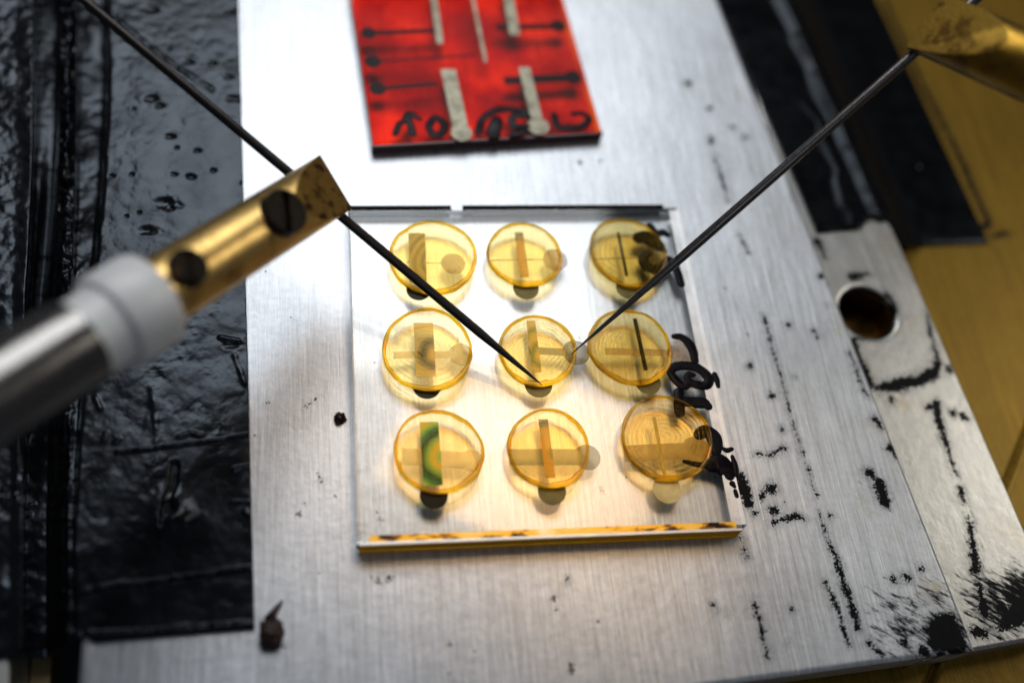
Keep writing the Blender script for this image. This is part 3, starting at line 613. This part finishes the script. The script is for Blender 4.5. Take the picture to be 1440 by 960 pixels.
for i, (cx, cy_, rx, ry) in enumerate(D):
    H = 0.05; zt = T+0.006+H*0.35
    L_ = un(cx-rx, cy_, zt); R_ = un(cx+rx, cy_, zt); Tp = un(cx, cy_-ry, zt); Bt = un(cx, cy_+ry, zt)
    c = (L_+R_+Tp+Bt)/4; ax = (R_-L_).length/2; ay = (Bt-Tp).length/2; c.z = T
    root = empty('resin_droplet', c)
    tag(root, 'yellow '+desc[i], 'droplet', 'yellow resin droplets on the glass slide')
    seg = 96; ph = i*1.7
    def rad(a): return 1+0.012*fbm(4*math.cos(a)+i, 4*math.sin(a), i, 3)+0.018*math.sin(2*a+ph)+0.010*math.sin(3*a+ph*2)+0.006*math.sin(5*a-ph)
    bm = bmesh.new(); prof = [(1.0, 0.0), (1.0, 0.018), (0.985, 0.030), (0.95, 0.038), (0.86, 0.043), (0.7, 0.046), (0.5, 0.048), (0.3, 0.049), (0.15, 0.05)]
    rings = []
    for f, h in prof:
        rings.append([bm.verts.new((f*ax*rad(2*math.pi*k/seg)*math.cos(2*math.pi*k/seg), f*ay*rad(2*math.pi*k/seg)*math.sin(2*math.pi*k/seg), 0.006+h)) for k in range(seg)])
    for A, B in zip(rings[:-1], rings[1:]):
        for k in range(seg): bm.faces.new((A[k], A[(k+1) % seg], B[(k+1) % seg], B[k]))
    tp = bm.verts.new((0, 0, 0.0562))
    for k in range(seg): bm.faces.new((rings[-1][k], rings[-1][(k+1) % seg], tp))
    bm.faces.new(list(reversed(rings[0])))
    bm.normal_update(); me = bpy.data.meshes.new('dome'); bm.to_mesh(me); bm.free()
    o = bpy.data.objects.new('dome', me); COL.objects.link(o); me.materials.append(amber('amber_resin', (1.0, 0.985, 0.94), dens[i], (200, 180, 170, 200, 230, 230, 250, 250, 200)[i])); sm_edges(o, 60)
    o.parent = root
    # rim bead, orange painted in for light guided round the edge, wider in front
    bm = bmesh.new(); R = []; cs = 12
    for k in range(seg):
        a = 2*math.pi*k/seg; wd = 0.0125+0.0085*max(0, math.sin(-a+0.25))**1.5+0.002*math.sin(3*a+ph); wd *= 1+0.35*fbm(3*math.cos(a)+i, 3*math.sin(a), i, 3)
        px_, py_ = ax*rad(a)*math.cos(a), ay*rad(a)*math.sin(a); n_ = Vector((math.cos(a), math.sin(a), 0))
        R.append([bm.verts.new(Vector((px_, py_, 0.0215))-n_*wd*0.8+n_*wd*math.cos(2*math.pi*q/cs)+Vector((0, 0, 0.019*math.sin(2*math.pi*q/cs)))) for q in range(cs)])
    for k in range(seg):
        A, B = R[k], R[(k+1) % seg]
        for q in range(cs): bm.faces.new((A[q], B[q], B[(q+1) % cs], A[(q+1) % cs]))
    bm.normal_update(); me = bpy.data.meshes.new('rim'); bm.to_mesh(me); bm.free(); me.materials.append(rim_m); me.shade_smooth()
    o2 = bpy.data.objects.new('rim', me); COL.objects.link(o2); o2.parent = root
# ================================================================== red glass sample
TR = 0.11
red = empty('red_glass_sample'); tag(red, 'dark red glass sample with silver strips and black writing, at the top edge', 'glass sample')
RQ = [(526, 203), (846, 184), (789, -12), (784, -30), (490, -30), (494, -8)]
RP = ccw([P2(x, y, TR) for x, y in RQ])
Mr = MT('red_glass'); Mr.nt.nodes.remove(Mr.b); co = Mr.coord('Object')
tr_ = Mr.n('ShaderNodeBsdfTransparent'); n_ = Mr.noise(co, 1.8, 3)
cc = Mr.mix(Mr.ramp(n_, 0.35, 0.65), (0.70, 0.12, 0.005), (0.96, 0.36, 0.014)); Mr.set(tr_, 'Color', cc)
gls = Mr.n('ShaderNodeBsdfGlossy', None, Roughness=0.08); fr = Mr.math('MULTIPLY', Mr.n('ShaderNodeFresnel', None, IOR=1.13).outputs[0], Mr.math('SUBTRACT', 1.0, Mr.n('ShaderNodeNewGeometry').outputs['Backfacing']))
s3 = Mr.n('ShaderNodeMixShader', None, i0=fr, i1=tr_, i2=gls); Mr.set(Mr.out, 'Surface', s3)
from_bm('glass_body', prism(RP, 0.004, TR, None, 0.010), Mr.m, red)
side_m = MT('maroon_edge').P(Base_Color=(0.05, 0.003, 0.004), Roughness=0.25).m
def edge_plate(nm, a, b, z0, z1, w_, mat, parent):
    A = Vector(a[:2]); B = Vector(b[:2]); d = (B-A).normalized(); n2 = Vector((-d.y, d.x))*w_/2
    return from_bm(nm, prism(ccw([tuple(A+n2), tuple(A-n2), tuple(B-n2), tuple(B+n2)]), z0, z1), mat, parent)
c_ = Vector((sum(p[0] for p in RP)/6, sum(p[1] for p in RP)/6))
def outw(p, k): v = Vector(p)-c_; return Vector(p)+v.normalized()*k
edge_plate('dark_front_edge', outw(P2(525, 203, TR), .008), outw(P2(847, 184, TR), .008), 0.003, TR-0.012, 0.014, side_m, red)
edge_plate('dark_side_edge', outw(P2(525, 203, TR), .008), outw(P2(493, -8, TR), .008), 0.003, TR-0.012, 0.012, side_m, red)
MSV = metal('silver_film', (0.30, 0.28, 0.21), 0.5, (0.20, 0.185, 0.14), 9, (0.45, 0.6)); MBF = film('black_band_film', (0.012, 0.003, 0.002), 0.4, 1.0, 0.0)
def strip(nm, a, b, w_, c, r, z0, z1, m):
    wd = pxr(a[0], a[1], w_, TR)
    if c is None:
        A = Vector(P2(*a, TR)); B = Vector(P2(*b, TR)); d = (B-A).normalized(); n2 = Vector((-d.y, d.x))*wd/2
        bm = prism(ccw([tuple(A+n2), tuple(A-n2), tuple(B-n2), tuple(B+n2)]), z0, z1)
    else: bm = lollipop(un(*a, TR), un(*b, TR), wd, un(*c, TR), pxr(c[0], c[1], r, TR), z0, z1)
    return from_bm(nm, bm, m, red)
z = TR+0.0008
for a, b, w_, c, r in [((698, 39), (776, 36), 10, (785, 37), 11), ((709, 114), (796, 109), 14, (806, 109), 12), ((616, 43), (540, 46), 8, (518, 47), 11), ((668, 78), (545, 86), 3.5, (524, 87), 12), ((614, 118), (550, 124), 7, (531, 125), 12)]:
    strip('black_band', a, b, w_, c, r, z, z+0.0008, MBF)
z = TR+0.0026
for a, b, w_, c, r in [((630, 98), (646, 178), 21, (649, 187), 15), ((737, 95), (754, 170), 16, (757, 178), 15), ((711, -25), (724, 50), 14, None, 0), ((660, -25), (683, 88), 5, None, 0), ((607, -25), (619, 62), 9, None, 0)]:
    o = strip('silver_strip', a, b, w_, c, r, z, z+0.0010, MSV)
bm = None
for grp in [[[(556, 188, 8), (562, 174, 8), (568, 172, 7)], [(570, 168, 9), (576, 160, 9), (590, 168, 6)], [(574, 166, 8), (578, 178, 9), (580, 188, 9)]],
            [[(603, 176, 10), (612, 166, 9), (624, 174, 10), (622, 186, 9), (610, 190, 9), (603, 180, 9)]],
            [[(672, 186, 9), (680, 166, 9), (704, 154, 9), (734, 156, 8), (744, 164, 7)], [(694, 188, 16), (698, 170, 14)]],
            [[(740, 163, 8), (722, 164, 10), (722, 176, 8), (742, 178, 8)], [(738, 186, 8), (720, 190, 7)]],
            [[(779, 162, 8), (784, 178, 9), (796, 180, 9), (818, 178, 9), (828, 168, 8), (820, 160, 7), (806, 160, 7)]]]:
    bm = bmesh.new()
    for s_ in grp: stroke(bm, s_, TR+0.001, 0.004)
    from_bm('ink_or_reflection_stroke', bm, M_INK, red, True)
# ================================================================== probes
def frame(axis, up):
    x = axis.normalized(); zc = (up-x*up.dot(x)).normalized(); y = zc.cross(x); return Matrix((x, y, zc)).transposed().to_4x4()
def lathe(prof, seg=64, cap=True):
    bm = bmesh.new(); R = []
    for x, r in prof: R.append([bm.verts.new((x, r*math.cos(2*math.pi*k/seg), r*math.sin(2*math.pi*k/seg))) for k in range(seg)])
    for A, B in zip(R[:-1], R[1:]):
        for k in range(seg): bm.faces.new((A[k], A[(k+1) % seg], B[(k+1) % seg], B[k]))
    if cap: bm.faces.new(list(reversed(R[0]))); bm.faces.new(R[-1])
    bmesh.ops.recalc_face_normals(bm, faces=bm.faces[:]); return bm
def part(name, bm, mat, root, mw, ang=35):
    o = from_bm(name, bm, mat); o.data.transform(mw); o.data.update(); sm_edges(o, ang)
    if mw.determinant() < 0: o.data.flip_normals()
    o.parent = root; o.matrix_parent_inverse = Matrix.Translation(root.location).inverted(); return o
def tube_path(pts, radii, seg=20):
    bm = bmesh.new(); R = []; n = len(pts)
    for i, p in enumerate(pts):
        t = (pts[min(i+1, n-1)]-pts[max(i-1, 0)]).normalized(); s_ = t.cross(Vector((0, 0, 1))).normalized(); u = s_.cross(t)
        R.append([bm.verts.new(p+(s_*math.cos(2*math.pi*k/seg)+u*math.sin(2*math.pi*k/seg))*radii[i]) for k in range(seg)])
    for A, B in zip(R[:-1], R[1:]):
        for k in range(seg): bm.faces.new((A[k], A[(k+1) % seg], B[(k+1) % seg], B[k]))
    bm.faces.new(list(reversed(R[0]))); bm.faces.new(R[-1]); bmesh.ops.recalc_face_normals(bm, faces=bm.faces[:]); return bm
def clamp_bm(R, L, cut_len, edge_off=0.0):
    """rod along +x, end at x=0; oblique flat from the diameter edge at x=0 up to the top at x=cut_len"""
    bm = bmesh.new(); seg = 96; xs = [0, 0.02]+[L*i/24 for i in range(1, 25)]
    rings = [[bm.verts.new((x, R*math.cos(2*math.pi*k/seg), R*math.sin(2*math.pi*k/seg))) for k in range(seg)] for x in xs]
    for A, B in zip(rings[:-1], rings[1:]):
        for k in range(seg): bm.faces.new((A[k], A[(k+1) % seg], B[(k+1) % seg], B[k]))
    bm.faces.new(list(reversed(rings[0]))); bm.faces.new(rings[-1])
    bmesh.ops.recalc_face_normals(bm, faces=bm.faces[:])
    nrm = Vector((-R, 0, cut_len)).normalized()
    bmesh.ops.bisect_plane(bm, geom=bm.verts[:]+bm.edges[:]+bm.faces[:], plane_co=(0, 0, edge_off), plane_no=nrm, clear_outer=True, dist=1e-5)
    be = [e for e in bm.edges if e.is_boundary]
    r = bmesh.ops.contextual_create(bm, geom=be)
    for f in bm.faces:
        f.normal_update()
        f.material_index = 1 if f.normal.dot(nrm) > 0.995 else 0
    return bm
def add_clamp(root, A, axis, up, R, L, cut, mats):
    F = Matrix.Translation(A) @ frame(axis, up)
    o = part('clamp_rod', clamp_bm(R, L, cut), None, root, F, 30); o.data.materials.append(mats[0]); o.data.materials.append(mats[1])
    b = o.modifiers.new('edge', 'BEVEL'); b.width = 0.006; b.segments = 2; b.limit_method = 'ANGLE'; b.angle_limit = math.radians(35)
    return o
def add_screw(root, A, axis, up, x, ang, R, r, h=0.012, slot=True, name='set_screw'):
    """slotted grub screw standing in the rod's side at distance x from the tip, turned ang round the axis"""
    F = Matrix.Translation(A) @ frame(axis, up) @ Matrix.Rotation(ang, 4, 'X') @ Matrix.Translation((x, 0, R)) @ Matrix.Rotation(0.95, 4, 'Z')
    bm = bmesh.new(); seg = 40; sl = 0.17*r; d0 = -0.06
    prof = [(r, d0-0.1), (r, h-0.008), (r-0.008, h)]
    rings = [[bm.verts.new((q*math.cos(2*math.pi*k/seg), q*math.sin(2*math.pi*k/seg), z_)) for k in range(seg)] for q, z_ in prof]
    for a_, b_ in zip(rings[:-1], rings[1:]):
        for k in range(seg): bm.faces.new((a_[k], a_[(k+1) % seg], b_[(k+1) % seg], b_[k]))
    # top split in two halves by the slot
    tv = rings[-1]; SD = 0.036; up_ = [v for v in tv if v.co.y > sl]; lo_ = [v for v in tv if v.co.y < -sl]
    def half(vs, sg):
        vs = sorted(vs, key=lambda v: -v.co.x*sg)
        x1 = math.sqrt((r-0.008)**2-sl*sl); a1 = bm.verts.new((-x1*sg, sl*sg, h)); a2 = bm.verts.new((x1*sg, sl*sg, h))
        bm.faces.new(vs+[a1, a2]); b1 = bm.verts.new((-x1*sg, sl*sg, h-SD)); b2 = bm.verts.new((x1*sg, sl*sg, h-SD)); bm.faces.new((a2, a1, b1, b2)); return b1, b2
    b1, b2 = half(up_, 1); c1, c2 = half(lo_, -1); bm.faces.new((b1, c2, c1, b2))
    return part(name, bm, M_SCREW, root, F, 30)
def needle(root, pts_r, mat):
    P = [p for p, r in pts_r]; r = [q for p, q in pts_r]
    return part('needle', tube_path(P, r), mat, root, Matrix.Identity(4), 60)
def needle_pts(tip, via, end, rmax, taper):
    """straight line tip->via->end with a long conical point"""
    pts = []; d = (via-tip).normalized(); L = (via-tip).length
    for s_ in (0, 0.01, 0.04, 0.1, 0.2, 0.35, 0.55, 0.8, 1.0): pts.append((tip+d*taper*s_, 0.0028+(rmax-0.0028)*(s_**0.8)))
    pts.append((via, rmax)); pts.append((end, rmax)); return pts
# left probe
zt = T+0.062
A = un(473, 256, 0.9); dA = depth_at(A); B = und(0, 552, dA/1.34)
axis = (B-A).normalized(); R = 43/FPX*dA
probeL = empty('probe', A); tag(probeL, 'left probe, brass clamp and white collar on steel tube, needle on centre droplet', 'probe', 'probes')
side = CM @ Vector((0, 0, 1)); upl = (Matrix.Rotation(math.radians(-20), 3, axis) @ side)
Lr = (B-A).length
def along(px, py):  # distance from A along the axis that projects nearest to the pixel
    best = None
    for k in range(0, 400):
        s_ = k*0.012; p = A+axis*s_; q = CM.transposed() @ (p-CAM_LOC); x = 720+FPX*q.x/-q.z; y = 480-FPX*q.y/-q.z
        d = math.hypot(x-px, y-py)
        if best is None or d < best[0]: best = (d, s_)
    return best[1]
s1 = along(212, 420); s2 = along(150, 457); s3 = along(112, 480)
add_clamp(probeL, A, axis, upl, R, s1+0.1, R*2.6, (M_BRASS, M_BRASSF))
F = Matrix.Translation(A) @ frame(axis, upl)
rc = R*1.40; rn = R*1.13; rt = R*1.24
part('insulator_collar', lathe([(s1-0.0, R*1.02), (s1, rc-0.03), (s1+0.012, rc-0.008), (s1+0.035, rc), (s2-0.03, rc), (s2-0.006, rc-0.012), (s2, rc-0.04), (s2+0.01, rn+0.01), (s2+0.05, rn), (s3+0.03, rn), (s3+0.04, R*0.9)]), M_TEFLON, probeL, F, 50)
part('steel_tube', lathe([(s3, R*0.9), (s3, rt-0.015), (s3+0.012, rt), (s3+3.6, rt), (s3+3.6, R*.5)]), M_STEEL, probeL, F, 40)
u2 = Matrix.Rotation(math.radians(0), 3, axis) @ upl
add_screw(probeL, A, axis, upl, along(381, 326), math.radians(6), R*1.0, R*0.70, 0.045)
add_screw(probeL, A, axis, upl, along(246, 400), math.radians(12), R*1.0, R*0.55, 0.04)
add_screw(probeL, A, axis, upl, along(268, 345)+0.02, math.radians(-92), R*0.97, R*0.30, 0.004, name='side_screw')
tipL = un(762, 541, T+0.03); q1 = un(400, 240, 0.95)
# needle runs from the droplet through the clamp and on to the upper left
dN = depth_at(und(440, 271, dA+0.0)); C1 = und(440, 271, dA+R*0.25)
dirn = (C1-tipL).normalized()
rneedle = 6.5/FPX*6.9
E1 = C1+dirn*2.6
ptsN = needle_pts(tipL, C1, E1, rneedle, 0.55); needle(probeL, ptsN, M_NEEDLE)
# right probe
A2 = und(1300, 30, 6.45); tip2 = un(803, 498, T+0.062)
R2 = 43/FPX*6.45; ax2 = (und(1500, 118, 6.0)-A2).normalized()
probeR = empty('probe', A2); tag(probeR, 'right probe, needle reaching down from a brass clamp in the top right corner', 'probe', 'probes')
up2 = Matrix.Rotation(math.radians(5), 3, ax2) @ side
add_clamp(probeR, A2, ax2, up2, R2, 3.2, R2*2.9, (metal('shaded_brass', (0.30, 0.17, 0.025), 0.36, (0.16, 0.09, 0.02), 3.2), metal('shaded_brass_face', (0.22, 0.13, 0.022), 0.5, (0.10, 0.055, 0.012), 7, (0.5, 0.62), 0.4)))  # darker copy of the clamp brass, shade put into its colour
C2 = und(1335, 32, 6.45+R2*0.15); d2 = (C2-tip2).normalized()
needle(probeR, needle_pts(tip2, C2, C2+d2*1.3, 6.9/FPX*6.8, 1.0), metal('grey_tungsten', (0.17, 0.15, 0.14), 0.3))
# ================================================================== dirt blobs
def blob(px, py, rx, ry, h, label, mat, tail=None):
    c = un(px, py, 0); a = pxr(px, py, rx, 0); b = a*ry/rx; bm = bmesh.new(); bmesh.ops.create_icosphere(bm, subdivisions=4, radius=1)
    for v in bm.verts:
        n_ = 1+0.32*fbm(v.co.x*2.2+px, v.co.y*2.2, v.co.z*2.2)+0.12*fbm(v.co.x*7, v.co.y*7+px, 1)
        v.co = Vector((v.co.x*a*n_, v.co.y*b*n_, max(v.co.z, -0.15)*h*n_+0.004+0.1*h))
    if tail:
        pts = [un(x, y, 0.012) for x, y in tail]; rr = [0.035, 0.022, 0.012, 0.004]
        tb_ = tube_path(pts, rr[:len(pts)], 8); me = bpy.data.meshes.new('t'); tb_.to_mesh(me); tb_.free(); me.transform(Matrix.Translation(-c)); bm.from_mesh(me)
    bm.normal_update(); me = bpy.data.meshes.new('resin_blob'); bm.to_mesh(me); bm.free(); me.materials.append(mat); me.shade_smooth()
    o = bpy.data.objects.new('resin_blob', me); COL.objects.link(o); o.location = c; tag(o, label, 'resin blob')
MBL = MT('dark_brown_resin'); MBL.P(Base_Color=(0.022, 0.006, 0.003), Roughness=0.14, Normal=MBL.bump(MBL.noise(MBL.coord('Object'), 22, 4), 0.8, 0.02)); MBL = MBL.m
blob(381, 893, 17, 22, 0.07, 'glossy dark brown resin blob with a pointed tail beside the tape corner', MBL, [(378, 872), (385, 860), (394, 848), (397, 843)])
blob(478, 589, 8, 9, 0.04, 'small dark brown crumb on the plate just left of the clear glass slide', MBL)
